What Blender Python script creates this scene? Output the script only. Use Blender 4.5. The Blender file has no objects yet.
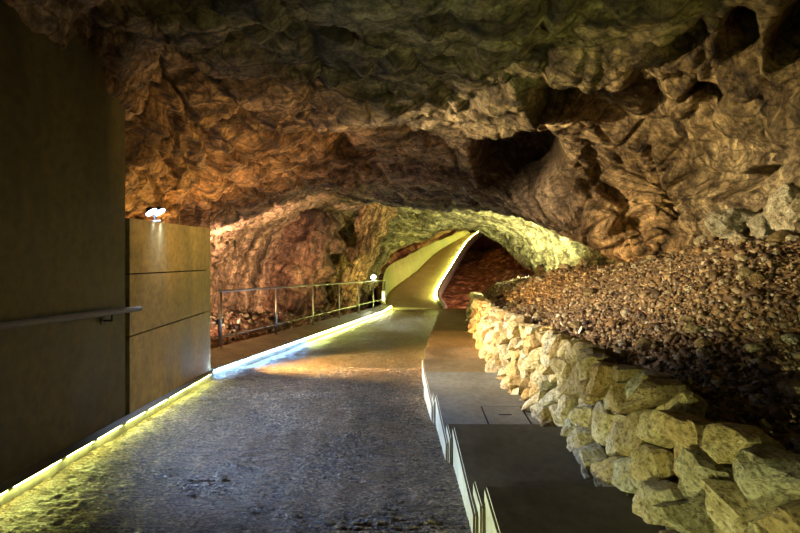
import bpy, bmesh, math, random
import numpy as np
from mathutils import Vector, Matrix

# ------------------------------------------------------------------ camera, world, exposure
scene = bpy.context.scene
col = scene.collection
H = 1.35            # eye height above the ramp
F = 440.0           # focal length in pixels of the 800 x 533 frame
HV = 210.0          # pixel row of the horizon
SL = 0.152          # fall of the ramp

cam = bpy.data.objects.new('camera', bpy.data.cameras.new('camera'))
col.objects.link(cam)
cam.location = (0, 0, H)
cam.rotation_euler = (math.pi / 2, 0, 0)
cam.data.sensor_width = 36.0
cam.data.lens = 36.0 * F / 800.0
cam.data.shift_y = -(266.5 - HV) / 800.0
cam.data.clip_start = 0.05
scene.camera = cam

world = bpy.data.worlds.new('cave_dark')
scene.world = world
world.use_nodes = True
world.node_tree.nodes['Background'].inputs[0].default_value = (0, 0, 0, 1)
world.node_tree.nodes['Background'].inputs[1].default_value = 0.0
scene.view_settings.view_transform = 'Standard'
scene.view_settings.look = 'None'
scene.view_settings.gamma = 1.0
scene.view_settings.use_curve_mapping = False
scene.view_settings.exposure = 0.0
try:
    scene.cycles.use_denoising = True
    scene.cycles.max_bounces = 8
    scene.cycles.diffuse_bounces = 2
    scene.cycles.sample_clamp_indirect = 6.0
except Exception:
    pass

rng = np.random.default_rng(7)
random.seed(7)


def px(u, v, y):
    """pixel + distance -> world point"""
    return np.array([(u - 400.0) / F * y, y, H - (v - HV) / F * y])


def ramp_z(y):
    y = np.asarray(y, float)
    return np.where(y < 16.8, -SL * y, -SL * 16.8)


# ------------------------------------------------------------------ lights of the cave (colour, watts)
GREEN = (0.80, 1.0, 0.22)
LIGHT = dict(
    led_near=((0.92, 1.0, 0.26), 60.0),
    led_mid=((0.30, 0.58, 1.0), 80.0),
    led_far=((0.88, 1.0, 0.26), 120.0),
    led_bridge=((0.90, 1.0, 0.20), 90.0),
)

# ------------------------------------------------------------------ numpy noise
def _hash(ix, iy, iz, seed):
    h = (ix.astype(np.int64) * 73856093) ^ (iy.astype(np.int64) * 19349663) ^ (iz.astype(np.int64) * 83492791) ^ (seed * 2654435761)
    h = (h ^ (h >> 13)) * 1274126177 & 0xffffffff
    h = (h ^ (h >> 16)) * 2246822519 & 0xffffffff
    return ((h ^ (h >> 15)) & 0xffffff) / float(0xffffff)


def vnoise(P, seed=0):
    i = np.floor(P); f = P - i
    i = i.astype(np.int64)
    w = f * f * f * (f * (f * 6 - 15) + 10)
    out = 0
    for dx in (0, 1):
        for dy in (0, 1):
            for dz in (0, 1):
                c = _hash(i[:, 0] + dx, i[:, 1] + dy, i[:, 2] + dz, seed)
                out = out + c * (w[:, 0] if dx else 1 - w[:, 0]) * (w[:, 1] if dy else 1 - w[:, 1]) * (w[:, 2] if dz else 1 - w[:, 2])
    return out * 2 - 1


def fbm(P, freq, octs=4, seed=0, gain=0.5):
    a, s, out = 1.0, 0.0, 0
    for k in range(octs):
        out = out + a * vnoise(P * freq + 17.3 * k, seed + k)
        s += a; a *= gain; freq *= 2.03
    return out / s


def ridged(P, freq, octs=4, seed=0):
    a, s, out = 1.0, 0.0, 0
    for k in range(octs):
        out = out + a * (1 - 2 * np.abs(vnoise(P * freq + 9.1 * k, seed + k)))
        s += a; a *= 0.5; freq *= 2.07
    return out / s


def worley(P, freq, seed=0):
    """F1 and F2-F1"""
    Q = P * freq
    i = np.floor(Q).astype(np.int64)
    f1 = np.full(len(P), 9.0); f2 = np.full(len(P), 9.0)
    for dx in (-1, 0, 1):
        for dy in (-1, 0, 1):
            for dz in (-1, 0, 1):
                c = i + np.array([dx, dy, dz])
                q = np.stack([c[:, k] + _hash(c[:, 0], c[:, 1], c[:, 2], seed + 31 * k) for k in range(3)], 1)
                d = np.sqrt(((q - Q) ** 2).sum(1))
                f2 = np.minimum(f2, np.maximum(f1, d)); f1 = np.minimum(f1, d)
    return f1, f2 - f1


# ------------------------------------------------------------------ mesh helpers
def mesh_np(name, V, Fc, mats=None, smooth=False):
    """V (n,3), Fc list of faces or (m,k) array"""
    me = bpy.data.meshes.new(name)
    V = np.asarray(V, np.float32)
    if isinstance(Fc, np.ndarray):
        m, k = Fc.shape
        me.vertices.add(len(V)); me.vertices.foreach_set('co', V.ravel())
        me.loops.add(m * k); me.loops.foreach_set('vertex_index', Fc.astype(np.int32).ravel())
        me.polygons.add(m)
        me.polygons.foreach_set('loop_start', np.arange(0, m * k, k, dtype=np.int32))
        me.polygons.foreach_set('loop_total', np.full(m, k, np.int32))
        me.update(calc_edges=True)
    else:
        me.from_pydata(V.tolist(), [], [list(map(int, f)) for f in Fc])
    me.validate()
    if smooth:
        me.polygons.foreach_set('use_smooth', np.ones(len(me.polygons), bool))
    if mats is not None:
        me.materials.append(mats)
    return me


def obj(name, me, parent=None, **props):
    o = bpy.data.objects.new(name, me)
    col.objects.link(o)
    if parent is not None:
        o.parent = parent
    for k, v in props.items():
        o[k] = v
    return o


def empty(name, loc=(0, 0, 0), **props):
    o = bpy.data.objects.new(name, None)
    o.empty_display_size = 0.1
    col.objects.link(o)
    o.location = loc
    for k, v in props.items():
        o[k] = v
    return o


def child(name, me, parent, world_verts=True):
    """part whose mesh is in world space: keep it in place under a moved Empty"""
    o = obj(name, me, parent)
    if world_verts:
        o.matrix_parent_inverse = Matrix.Translation(parent.location).inverted()
    return o


def grid_faces(nr, nc, flip=False):
    r, c = np.meshgrid(np.arange(nr - 1), np.arange(nc - 1), indexing='ij')
    a = (r * nc + c).ravel()
    f = np.stack([a, a + 1, a + nc + 1, a + nc], 1)
    return f[:, ::-1] if flip else f


class MB:
    """collects simple closed shapes into one mesh"""
    def __init__(self):
        self.bm = bmesh.new()

    def box(self, c, s, rot=None, bevel=0.0):
        r = bmesh.ops.create_cube(self.bm, size=1.0)
        vs = r['verts']
        M = Matrix.Translation(c) @ (rot.to_4x4() if rot is not None else Matrix.Identity(4)) @ Matrix.Diagonal((*s, 1))
        bmesh.ops.transform(self.bm, matrix=M, verts=vs)
        if bevel:
            es = list({e for v in vs for e in v.link_edges})
            bmesh.ops.bevel(self.bm, geom=es, offset=bevel, segments=2, affect='EDGES')
        return self

    def tube(self, a, b, r, r2=None, n=12):
        a, b = Vector(a), Vector(b)
        d = b - a
        q = d.to_track_quat('Z', 'Y').to_matrix().to_4x4()
        M = Matrix.Translation((a + b) / 2) @ q
        bmesh.ops.create_cone(self.bm, cap_ends=True, segments=n, radius1=r, radius2=r if r2 is None else r2, depth=d.length, matrix=M)
        return self

    def ball(self, c, r, n=10):
        bmesh.ops.create_uvsphere(self.bm, u_segments=n, v_segments=max(6, n // 2 + 2), radius=r, matrix=Matrix.Translation(c))
        return self

    def prism(self, pts, z0, z1, bevel=0.0):
        """pts: plan polygon; z0/z1 scalars or per-point lists"""
        n = len(pts)
        z0 = z0 if hasattr(z0, '__len__') else [z0] * n
        z1 = z1 if hasattr(z1, '__len__') else [z1] * n
        lo = [self.bm.verts.new((p[0], p[1], z)) for p, z in zip(pts, z0)]
        hi = [self.bm.verts.new((p[0], p[1], z)) for p, z in zip(pts, z1)]
        fs = [self.bm.faces.new(hi), self.bm.faces.new(lo[::-1])]
        for i in range(n):
            j = (i + 1) % n
            fs.append(self.bm.faces.new((lo[i], lo[j], hi[j], hi[i])))
        if bevel:
            es = list({e for f in fs for e in f.edges})
            bmesh.ops.bevel(self.bm, geom=es, offset=bevel, segments=2, affect='EDGES')
        return self

    def mesh(self, name, mat, smooth=False):
        bmesh.ops.recalc_face_normals(self.bm, faces=self.bm.faces[:])
        me = bpy.data.meshes.new(name)
        self.bm.to_mesh(me); self.bm.free()
        if smooth:
            me.polygons.foreach_set('use_smooth', np.ones(len(me.polygons), bool))
        me.materials.append(mat)
        return me


# ------------------------------------------------------------------ materials
class NT:
    def __init__(self, name):
        self.m = bpy.data.materials.new(name)
        self.m.use_nodes = True
        self.t = self.m.node_tree
        self.b = self.t.nodes['Principled BSDF']

    def n(self, kind, **kw):
        nd = self.t.nodes.new(kind)
        for k, v in kw.items():
            if k.startswith('i_'):
                key = k[2:]
                key = int(key) if key.isdigit() else key.replace('_', ' ')
                if isinstance(v, bpy.types.NodeSocket):
                    self.t.links.new(v, nd.inputs[key])
                else:
                    nd.inputs[key].default_value = v
            else:
                setattr(nd, k, v)
        return nd

    def link(self, a, b):
        self.t.links.new(a, b)

    def coord(self, scale=(1, 1, 1), rot=(0, 0, 0)):
        tc = self.n('ShaderNodeTexCoord')
        mp = self.n('ShaderNodeMapping')
        self.link(tc.outputs['Object'], mp.inputs['Vector'])
        mp.inputs['Scale'].default_value = scale
        mp.inputs['Rotation'].default_value = rot
        return mp.outputs[0]

    def noise(self, vec, scale, detail=6, rough=0.6, dist=0.0):
        nd = self.n('ShaderNodeTexNoise', i_Vector=vec, i_Scale=scale, i_Detail=detail, i_Roughness=rough, i_Distortion=dist)
        return nd.outputs['Fac']

    def voro(self, vec, scale, feature='F1', out='Distance'):
        nd = self.n('ShaderNodeTexVoronoi', feature=feature, i_Vector=vec, i_Scale=scale)
        return nd.outputs[out]

    def ramp(self, fac, stops):
        nd = self.n('ShaderNodeValToRGB')
        self.link(fac, nd.inputs[0])
        cr = nd.color_ramp
        while len(cr.elements) < len(stops):
            cr.elements.new(0.5)
        for e, (p, c) in zip(cr.elements, stops):
            e.position = p
            e.color = (*c, 1) if len(c) == 3 else c
        return nd.outputs[0]

    def mix(self, fac, a, b, mode='MIX'):
        nd = self.n('ShaderNodeMix', data_type='RGBA', blend_type=mode)
        for s, v in ((nd.inputs[0], fac), (nd.inputs[6], a), (nd.inputs[7], b)):
            if isinstance(v, bpy.types.NodeSocket):
                self.link(v, s)
            else:
                s.default_value = v if not hasattr(v, '__len__') or len(v) == 4 else (*v, 1)
        return nd.outputs[2]

    def math(self, op, a, b=0.0):
        nd = self.n('ShaderNodeMath', operation=op)
        for s, v in ((nd.inputs[0], a), (nd.inputs[1], b)):
            if isinstance(v, bpy.types.NodeSocket):
                self.link(v, s)
            else:
                s.default_value = v
        return nd.outputs[0]

    def bump(self, h, strength, dist, prev=None):
        nd = self.n('ShaderNodeBump', i_Height=h, i_Strength=strength, i_Distance=dist)
        if prev is not None:
            self.link(prev, nd.inputs['Normal'])
        return nd.outputs[0]

    def done(self, color=None, rough=None, normal=None, metal=None, spec=None):
        for key, v in (('Base Color', color), ('Roughness', rough), ('Normal', normal), ('Metallic', metal), ('Specular IOR Level', spec)):
            if v is None:
                continue
            if isinstance(v, bpy.types.NodeSocket):
                self.link(v, self.b.inputs[key])
            else:
                self.b.inputs[key].default_value = (*v, 1) if hasattr(v, '__len__') and len(v) == 3 else v
        return self.m


def rock_material():
    k = NT('cave_rock')
    c = k.coord()
    cs = k.coord(scale=(0.8, 1.3, 1.5), rot=(0.35, 0.5, 0.2))
    at = k.n('ShaderNodeAttribute', attribute_name='tint').outputs['Color']
    n1 = k.noise(cs, 1.6, 8, 0.62, 0.4)
    n2 = k.noise(c, 7.0, 7, 0.65)
    n3 = k.noise(c, 30.0, 5, 0.65)
    bd_ = k.n('ShaderNodeAttribute', attribute_name='bedding').outputs['Vector']
    mpb = k.n('ShaderNodeMapping'); k.link(bd_, mpb.inputs['Vector']); mpb.inputs['Scale'].default_value = (2.6, 1.0, 1.0)
    ns = k.noise(mpb.outputs[0], 1.7, 9, 0.68, 0.25)
    mpc = k.n('ShaderNodeMapping'); k.link(bd_, mpc.inputs['Vector']); mpc.inputs['Scale'].default_value = (14.0, 2.2, 2.0)
    nt = k.noise(mpc.outputs[0], 1.5, 7, 0.68, 0.25)
    tone = k.ramp(ns, [(0.33, (0.12, 0.09, 0.075)), (0.45, (0.50, 0.42, 0.34)), (0.54, (1.0, 0.90, 0.76)), (0.68, (1.5, 1.38, 1.2))])
    mott = k.ramp(n2, [(0.36, (0.22, 0.18, 0.15)), (0.5, (0.88, 0.85, 0.82)), (0.64, (1.35, 1.3, 1.2))])
    colr = k.mix(1.0, at, tone, 'MULTIPLY')
    colr = k.mix(0.85, colr, mott, 'MULTIPLY')
    colr = k.mix(0.75, colr, k.ramp(nt, [(0.36, (0.28, 0.24, 0.22)), (0.5, (0.95, 0.93, 0.9)), (0.64, (1.35, 1.32, 1.25))]), 'MULTIPLY')
    sp = k.ramp(n3, [(0.36, (0.45, 0.42, 0.40)), (0.52, (1, 1, 1)), (0.7, (1.25, 1.22, 1.15))])
    colr = k.mix(0.7, colr, sp, 'MULTIPLY')
    crack = k.voro(k.mix(0.25, cs, k.n('ShaderNodeTexNoise', i_Vector=c, i_Scale=3.0).outputs['Color'], 'ADD'), 2.6, 'DISTANCE_TO_EDGE')
    cm = k.ramp(crack, [(0.0, (0.25, 0.22, 0.2)), (0.045, (1, 1, 1))])
    colr = k.mix(0.8, colr, cm, 'MULTIPLY')
    rg = k.ramp(n2, [(0.3, (0.42,) * 3), (0.7, (0.85,) * 3)])
    b1 = k.bump(nt, 1.0, 0.07, k.bump(ns, 1.0, 0.12))
    b2 = k.bump(n2, 1.0, 0.09, b1)
    vv = k.voro(cs, 9.0)
    b3 = k.bump(vv, 0.55, 0.04, b2)
    b4 = k.bump(n3, 1.0, 0.024, b3)
    return k.done(colr, rg, b4, spec=0.35)


def simple_rock(name, stops, scale=6.0, bs=0.7, rough=(0.6, 0.9), bd=.03):
    k = NT(name)
    c = k.coord()
    n1 = k.noise(c, scale, 7, 0.65)
    n2 = k.noise(c, scale * 6, 6, 0.65)
    colr = k.ramp(n1, stops)
    oi = k.n('ShaderNodeObjectInfo').outputs['Random']
    var = k.ramp(oi, [(0.0, (0.42, 0.32, 0.17)), (0.25, (0.98, 0.88, 0.62)), (0.5, (1.12, 1.08, 1.0)), (0.72, (0.78, 0.58, 0.3)), (0.85, (1.0, 0.97, 0.9)), (1.0, (0.72, 0.76, 0.74))])
    colr = k.mix(1.0, colr, var, 'MULTIPLY')
    sp = k.ramp(n2, [(0.36, (0.25, 0.2, 0.15)), (0.5, (0.95, 0.95, 0.95)), (0.65, (1.2, 1.2, 1.15))])
    colr = k.mix(0.8, colr, sp, 'MULTIPLY')
    b1 = k.bump(n1, bs, bd)
    b2 = k.bump(n2, bs, bd * .3, b1)
    return k.done(colr, k.ramp(n1, [(0.3, (rough[0],) * 3), (0.7, (rough[1],) * 3)]), b2, spec=0.3)


def concrete(name, base, dark, stain=0.5, scale=2.0, bump=0.3, rough=(0.45, 0.8), wave=False):
    k = NT(name)
    c = k.coord()
    cv = k.coord(scale=(1, 1, 0.35))
    n1 = k.noise(cv, scale, 8, 0.65, 0.3)
    n2 = k.noise(c, scale * 8, 6, 0.6)
    n3 = k.noise(c, 90.0, 3, 0.6)
    colr = k.mix(k.ramp(n1, [(0.35, (0, 0, 0)), (0.62, (1, 1, 1))]), dark, base)
    m = k.ramp(n2, [(0.35, (0.62,) * 3), (0.6, (1.08,) * 3)])
    colr = k.mix(stain, colr, m, 'MULTIPLY')
    b1 = k.bump(n2, bump, 0.01)
    b2 = k.bump(n3, bump, 0.003, b1)
    return k.done(colr, k.ramp(n1, [(0.3, (rough[0],) * 3), (0.7, (rough[1],) * 3)]), b2, spec=0.4)


def plain(name, color, rough=0.5, metal=0.0):
    k = NT(name)
    c = k.coord()
    n = k.noise(c, 25.0, 4, 0.6)
    colr = k.mix(k.ramp(n, [(0.35, (0, 0, 0)), (0.65, (1, 1, 1))]), tuple(x * 0.75 for x in color), color)
    return k.done(colr, rough, k.bump(n, 0.1, 0.003), metal)


def emit(name, color, strength):
    k = NT(name)
    k.b.inputs['Base Color'].default_value = (0.8, 0.8, 0.8, 1)
    k.b.inputs['Emission Color'].default_value = (*color, 1)
    k.b.inputs['Emission Strength'].default_value = strength
    return k.m


def floor_material():
    k = NT('raked_wet_concrete')
    c = k.coord()
    cr = k.coord(scale=(1.0, 5.0, 1.0))
    n1 = k.noise(c, 1.3, 7, 0.6)
    n2 = k.noise(cr, 9.0, 7, 0.65, 0.5)
    n3 = k.noise(c, 60.0, 4, 0.6)
    colr = k.ramp(n1, [(0.3, (0.09, 0.066, 0.038)), (0.55, (0.155, 0.115, 0.07)), (0.75, (0.22, 0.165, 0.10))])
    colr = k.mix(0.6, colr, k.ramp(n2, [(0.36, (0.25, 0.23, 0.22)), (0.6, (1.4, 1.36, 1.32))]), 'MULTIPLY')
    n4 = k.noise(k.coord(scale=(1.0, 2.6, 1.0)), 42.0, 3, 0.7)
    colr = k.mix(1.0, colr, k.ramp(n4, [(0.38, (0.2, 0.19, 0.18)), (0.5, (0.85, 0.83, 0.8)), (0.58, (2.2, 2.15, 2.1)), (0.68, (4.0, 3.9, 3.8))]), 'MULTIPLY')  # bright speckles paint the wet glints into the colour
    b1 = k.bump(n2, 1.0, 0.035)
    b1 = k.bump(n4, 1.0, 0.02, b1)
    b2 = k.bump(n3, 1.0, 0.012, b1)
    return k.done(colr, k.ramp(n1, [(0.35, (0.28,) * 3), (0.65, (0.5,) * 3)]), b2, spec=0.6)


M_rock = rock_material()
M_floor = floor_material()
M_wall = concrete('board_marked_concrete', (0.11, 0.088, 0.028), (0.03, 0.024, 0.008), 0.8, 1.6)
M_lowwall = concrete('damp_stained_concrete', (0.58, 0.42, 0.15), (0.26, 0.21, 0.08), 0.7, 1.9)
M_kerb = concrete('pale_kerb_concrete', (0.42, 0.41, 0.36), (0.24, 0.23, 0.2), 0.6, 3.0)
M_step = concrete('worn_step_concrete', (0.19, 0.18, 0.15), (0.11, 0.10, 0.08), 0.6, 2.2)
M_side = concrete('lit_step_side', (0.72, 0.72, 0.62), (0.55, 0.55, 0.46), 0.4, 4.0)  # strip light on the step sides, painted in as paler concrete
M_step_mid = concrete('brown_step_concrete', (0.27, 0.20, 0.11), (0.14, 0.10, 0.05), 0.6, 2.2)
M_step_shaded = concrete('shaded_step_concrete', (0.10, 0.078, 0.04), (0.05, 0.038, 0.02), 0.7, 2.2)  # stained near treads, their shade painted in as darker concrete
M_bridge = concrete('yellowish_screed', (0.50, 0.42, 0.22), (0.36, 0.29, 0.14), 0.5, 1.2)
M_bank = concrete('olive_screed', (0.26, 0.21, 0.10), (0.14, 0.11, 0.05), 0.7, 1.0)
M_stone = simple_rock('pale_limestone', [(0.25, (0.30, 0.23, 0.12)), (0.45, (0.62, 0.54, 0.36)), (0.6, (0.78, 0.72, 0.58)), (0.8, (0.88, 0.84, 0.70))], 9.0, 1.0, bd=.05)
M_boulder = simple_rock('grey_boulder_limestone', [(0.34, (0.22, 0.16, 0.09)), (0.48, (0.66, 0.57, 0.42)), (0.64, (0.95, 0.90, 0.78))], 2.6, 1.0, bd=.35)
M_gravel = simple_rock('brown_gravel', [(0.25, (0.08, 0.05, 0.03)), (0.5, (0.27, 0.18, 0.11)), (0.62, (0.42, 0.31, 0.20)), (0.8, (0.66, 0.56, 0.42))], 14.0)
M_soil = simple_rock('red_cave_earth', [(0.32, (0.03, 0.012, 0.008)), (0.5, (0.24, 0.11, 0.06)), (0.66, (0.62, 0.38, 0.26))], 3.0, 1.0, bd=.12)
M_steel = plain('brushed_steel', (0.36, 0.33, 0.27), 0.45, 0.85)
M_dark = plain('black_lamp_housing', (0.03, 0.03, 0.03), 0.5, 0.3)
M_rail = plain('handrail_wood', (0.09, 0.06, 0.03), 0.75)
M_gap = plain('dark_joint', (0.012, 0.011, 0.009), 0.9)

# ------------------------------------------------------------------ plan lines
YL = np.array([-2.5, 2.58, 5.9, 16.9, 18.0]); XLv = np.array([-2.2, -2.34, -2.48, -0.46, -0.26])
YR = np.array([-2.5, 2.32, 4.25, 5.2, 6.05, 8.12, 12.3, 16.9, 18.0]); XRv = np.array([0.55, 0.42, 0.29, 0.245, 0.29, 0.517, 1.03, 1.65, 1.8])
YW = np.array([-1, 5, 6, 7, 9, 11.5, 14]); XWv = np.array([1.12, 1.12, 1.17, 1.26, 1.48, 1.82, 2.2])
YT = np.array([-1, 1.4, 1.8, 2.4, 3.0, 4.77, 7.3, 11.5, 14]); DT = np.array([.84, .86, .875, .89, .93, 1.19, 1.58, 2.2, 2.6])
XL = lambda y: np.interp(y, YL, XLv)
XR = lambda y: np.interp(y, YR, XRv)
XW = lambda y: np.interp(y, YW, XWv)
ZTOP = lambda y: H - np.interp(y, YT, DT)

# ------------------------------------------------------------------ cave shell (rows go away from the camera, columns left base -> roof -> right base)
def row(*pts):
    return np.array([p if isinstance(p, np.ndarray) else np.array(p, float) for p in pts])


def flat(y, pts):
    return np.array([[x, y, H + z] for x, z in pts])


rows = [
    flat(-3.0, [(-3.2, -2.2), (-3.2, -.6), (-3.1, .6), (-2.9, 1.3), (-2.1, 1.9), (-1, 2.1), (0, 2.2), (1, 2.2), (2, 2.0), (2.8, 1.7), (3.5, 1.1), (3.9, .4), (4.0, -.4), (4.0, -1.2)]),
    flat(1.0, [(-3.0, -2.2), (-3.0, -.6), (-2.95, .6), (-2.8, 1.3), (-2.0, 1.7), (-1, 1.8), (0, 1.85), (1, 1.85), (2, 1.75), (2.8, 1.45), (3.4, .9), (3.7, .3), (3.7, -.4), (3.6, -1.0)]),
    flat(3.0, [(-3.6, -2.2), (-3.5, -.6), (-3.2, .4), (-2.75, 1.1), (-1.9, 1.5), (-1, 1.58), (0, 1.62), (1, 1.66), (1.9, 1.62), (2.6, 1.42), (3.15, .95), (3.4, .35), (3.4, -.25), (3.2, -.8)]),
    flat(4.2, [(-3.6, -2.2), (-3.5, -.7), (-3.2, .1), (-2.65, .9), (-2.1, 1.33), (-1.3, 1.5), (-.4, 1.56), (.5, 1.6), (1.5, 1.62), (2.4, 1.52), (3.1, 1.15), (3.6, .6), (3.7, 0), (3.4, -.7)]),
    flat(5.2, [(-3.8, -2.3), (-3.7, -1.0), (-3.3, -.1), (-2.6, .7), (-1.95, 1.22), (-1.3, 1.36), (-.6, 1.4), (.3, 1.4), (1.3, 1.42), (2.3, 1.42), (3.2, 1.15), (3.8, .6), (3.95, 0), (3.5, -.8)]),
    flat(6.5, [(-4.1, -2.5), (-4.0, -1.4), (-3.6, -.5), (-2.75, .36), (-1.95, .92), (-1.2, 1.08), (-.3, 1.12), (.7, 1.16), (1.7, 1.2), (2.6, 1.1), (3.5, .75), (4.1, .2), (4.1, -.4), (3.5, -1.1)]),
    np.concatenate([flat(8.0, [(-4.3, -2.7), (-4.2, -1.6), (-3.7, -.62), (-2.75, .0), (-1.8, .45), (-.9, .66), (0, .74), (.9, .74)]),
                    row(px(490, 172, 7.8), px(545, 188, 7.3), px(590, 208, 6.9), px(628, 228, 6.5), px(655, 250, 6.3), px(665, 290, 6.2))]),
    np.concatenate([flat(10.0, [(-4.7, -2.9), (-4.6, -1.9), (-4.2, -.8), (-3.1, .0), (-1.8, .40)]),
                    row(px(355, 192, 10.0), px(400, 196, 9.7), px(450, 202, 9.3), px(500, 203, 8.8), px(545, 213, 8.3), px(590, 230, 7.7), px(624, 248, 7.2), px(650, 264, 6.9), px(658, 300, 6.7))]),
    # behind the lip the roof lifts again
    np.concatenate([flat(11.6, [(-4.5, -3.0), (-4.5, -2.0), (-4.2, -.9), (-3.0, -.02), (-1.7, .42)]),
                    row(px(362, 183, 10.9), px(405, 186, 10.7), px(455, 192, 10.4), px(505, 190, 10.0), px(552, 199, 9.5), px(600, 215, 9.0), px(634, 236, 8.6), px(655, 258, 8.3), px(660, 300, 8.1))]),
    row(px(305, 330, 14), px(310, 285, 14), px(318, 240, 14), px(335, 213, 14), px(360, 201, 13.4), px(388, 197, 12.6), px(415, 197, 12.2), px(455, 201, 11.8), px(500, 206, 11.5), px(545, 217, 11.0), px(590, 232, 10.6), px(618, 248, 10.2), px(628, 270, 10.0), px(632, 300, 9.8)),
    row(px(364, 335, 18.6), px(367, 300, 18.6), px(374, 272, 18.6), px(388, 254, 18.0), px(404, 242, 17.0), px(420, 235, 16.0), px(437, 230, 14.8), px(460, 227, 14.5), px(485, 230, 14.2), px(505, 241, 13.8), px(523, 254, 13.4), px(536, 266, 13.0), px(545, 285, 12.6), px(548, 310, 12.4)),
    row(px(362, 330, 21), px(368, 295, 21), px(380, 264, 21), px(394, 246, 20.5), px(409, 233, 19.6), px(424, 226, 18.5), px(440, 221, 18.5), px(462, 219, 18.5), px(490, 222, 18.0), px(512, 233, 17.5), px(534, 248, 17.0), px(548, 266, 16.6), px(552, 290, 16.2), px(552, 315, 16)),
    row(px(372, 320, 25), px(376, 290, 25), px(388, 262, 25), px(404, 248, 25), px(420, 238, 25), px(436, 230, 25), px(450, 225, 25), px(468, 223, 25), px(490, 226, 24), px(510, 236, 23), px(524, 250, 22), px(532, 268, 21), px(535, 290, 20), px(535, 318, 20)),
    row(px(420, 300, 37), px(424, 280, 37), px(430, 262, 37), px(438, 248, 37), px(448, 240, 37), px(456, 234, 37), px(464, 230, 37), px(474, 228, 37), px(486, 230, 36), px(496, 238, 34), px(506, 250, 32), px(514, 266, 30), px(518, 285, 29), px(520, 305, 29)),
    row(px(462, 262, 44), px(463, 260, 44), px(464, 258, 44), px(465, 256, 44), px(466, 254, 44), px(467, 253, 44), px(468, 252, 44), px(469, 252, 44), px(470, 253, 44), px(471, 254, 44), px(472, 256, 44), px(473, 258, 44), px(474, 260, 44), px(475, 262, 44)),
]
rows = np.array(rows)                         # R x 14 x 3
segs = [10, 36, 64, 60, 64, 70, 62, 26, 26, 46, 24, 20, 14, 6]


def catmull(P, segs_):
    """P: R x ... ; returns dense samples"""
    R = len(P)
    out = []
    for i in range(R - 1):
        p0, p1, p2, p3 = P[max(i - 1, 0)], P[i], P[i + 1], P[min(i + 2, R - 1)]
        n = segs_[i]
        for t in (np.arange(n) / n):
            out.append(0.5 * (2 * p1 + (p2 - p0) * t + (2 * p0 - 5 * p1 + 4 * p2 - p3) * t * t + (3 * p1 - p0 - 3 * p2 + p3) * t ** 3))
    out.append(P[-1])
    return np.array(out)


dense = catmull(rows, segs)                    # S x 14 x 3
NCOL = [20, 26, 32, 34, 34, 34, 34, 34, 34, 34, 34, 28, 20]
dense = catmull(np.swapaxes(dense, 0, 1), NCOL)  # T x S x 3
shell = np.swapaxes(dense, 0, 1)               # S x T x 3
S, T = shell.shape[:2]


def grid_normals(G):
    du = np.gradient(G, axis=1); dv = np.gradient(G, axis=0)
    n = np.cross(du, dv)
    return n / (np.linalg.norm(n, axis=2, keepdims=True) + 1e-9)


nrm = grid_normals(shell)
cen = np.array([0.3, 0, 0.0])
# make the normals look into the cave
probe = shell[S // 3, T // 2]
if np.dot(nrm[S // 3, T // 2], np.array([0.3, probe[1], -0.5]) - probe) < 0:
    nrm = -nrm

P0 = shell.reshape(-1, 3)
N0 = nrm.reshape(-1, 3)
yy = np.maximum(P0[:, 1], 0.3)
U = 400 + F * P0[:, 0] / yy
Vp = HV - F * (P0[:, 2] - H) / yy
srow = np.repeat(np.arange(S), T)
lip_row = sum(segs[:7])
near = srow <= lip_row + 6
vis = P0[:, 1] > 1.5


def seg_dist(poly):
    """signed distance in pixels to a polyline (positive below / left of travel), masked to the chamber in front of the lip"""
    best = np.full(len(P0), 1e9); sgn = np.zeros(len(P0))
    for (a, b) in zip(poly[:-1], poly[1:]):
        a, b = np.array(a, float), np.array(b, float)
        d = b - a; L2 = (d * d).sum()
        wx, wy = U - a[0], Vp - a[1]
        t = np.clip((wx * d[0] + wy * d[1]) / L2, 0, 1)
        dx, dy = wx - t * d[0], wy - t * d[1]
        dist = np.hypot(dx, dy)
        cr = np.sign(d[0] * wy - d[1] * wx)
        m = dist < best
        best[m] = dist[m]; sgn[m] = cr[m]
    return best, sgn


wob = 14 * fbm(P0, 1.6, 3, 51)                 # makes traced edges irregular
disp = np.zeros(len(P0))
# broad relief
disp += 0.20 * fbm(P0, 0.55, 3, 1)
strata = P0 @ np.array([[0.75, 0.25, 0.35], [-0.2, 0.85, 0.45], [0.9, -0.5, 1.6]])
disp += 0.11 * ridged(strata, 0.75, 4, 5)
f1, f21 = worley(strata * np.array([1, 1, 1.4]) + 0.25 * np.stack([fbm(P0, 1.5, 2, 70 + i) for i in range(3)], 1), 0.85, 3)
disp += 0.07 * (0.6 - f1) - 0.09 * np.exp(-(f21 / 0.07) ** 2)
g1, g21 = worley(strata * np.array([1.2, 1, 1.2]) + 0.12 * np.stack([fbm(P0, 3.0, 2, 80 + i) for i in range(3)], 1), 2.3, 9)
disp += 0.03 * (0.55 - g1) - 0.03 * np.exp(-(g21 / 0.08) ** 2)
h1, h21 = worley(P0, 6.0, 19)
disp += 0.010 * (0.5 - h1)
disp += 0.035 * ridged(P0, 2.2, 4, 11) + 0.03 * fbm(P0, 8.0, 3, 21) + .012 * ridged(P0, 12.0, 2, 25)

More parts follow.
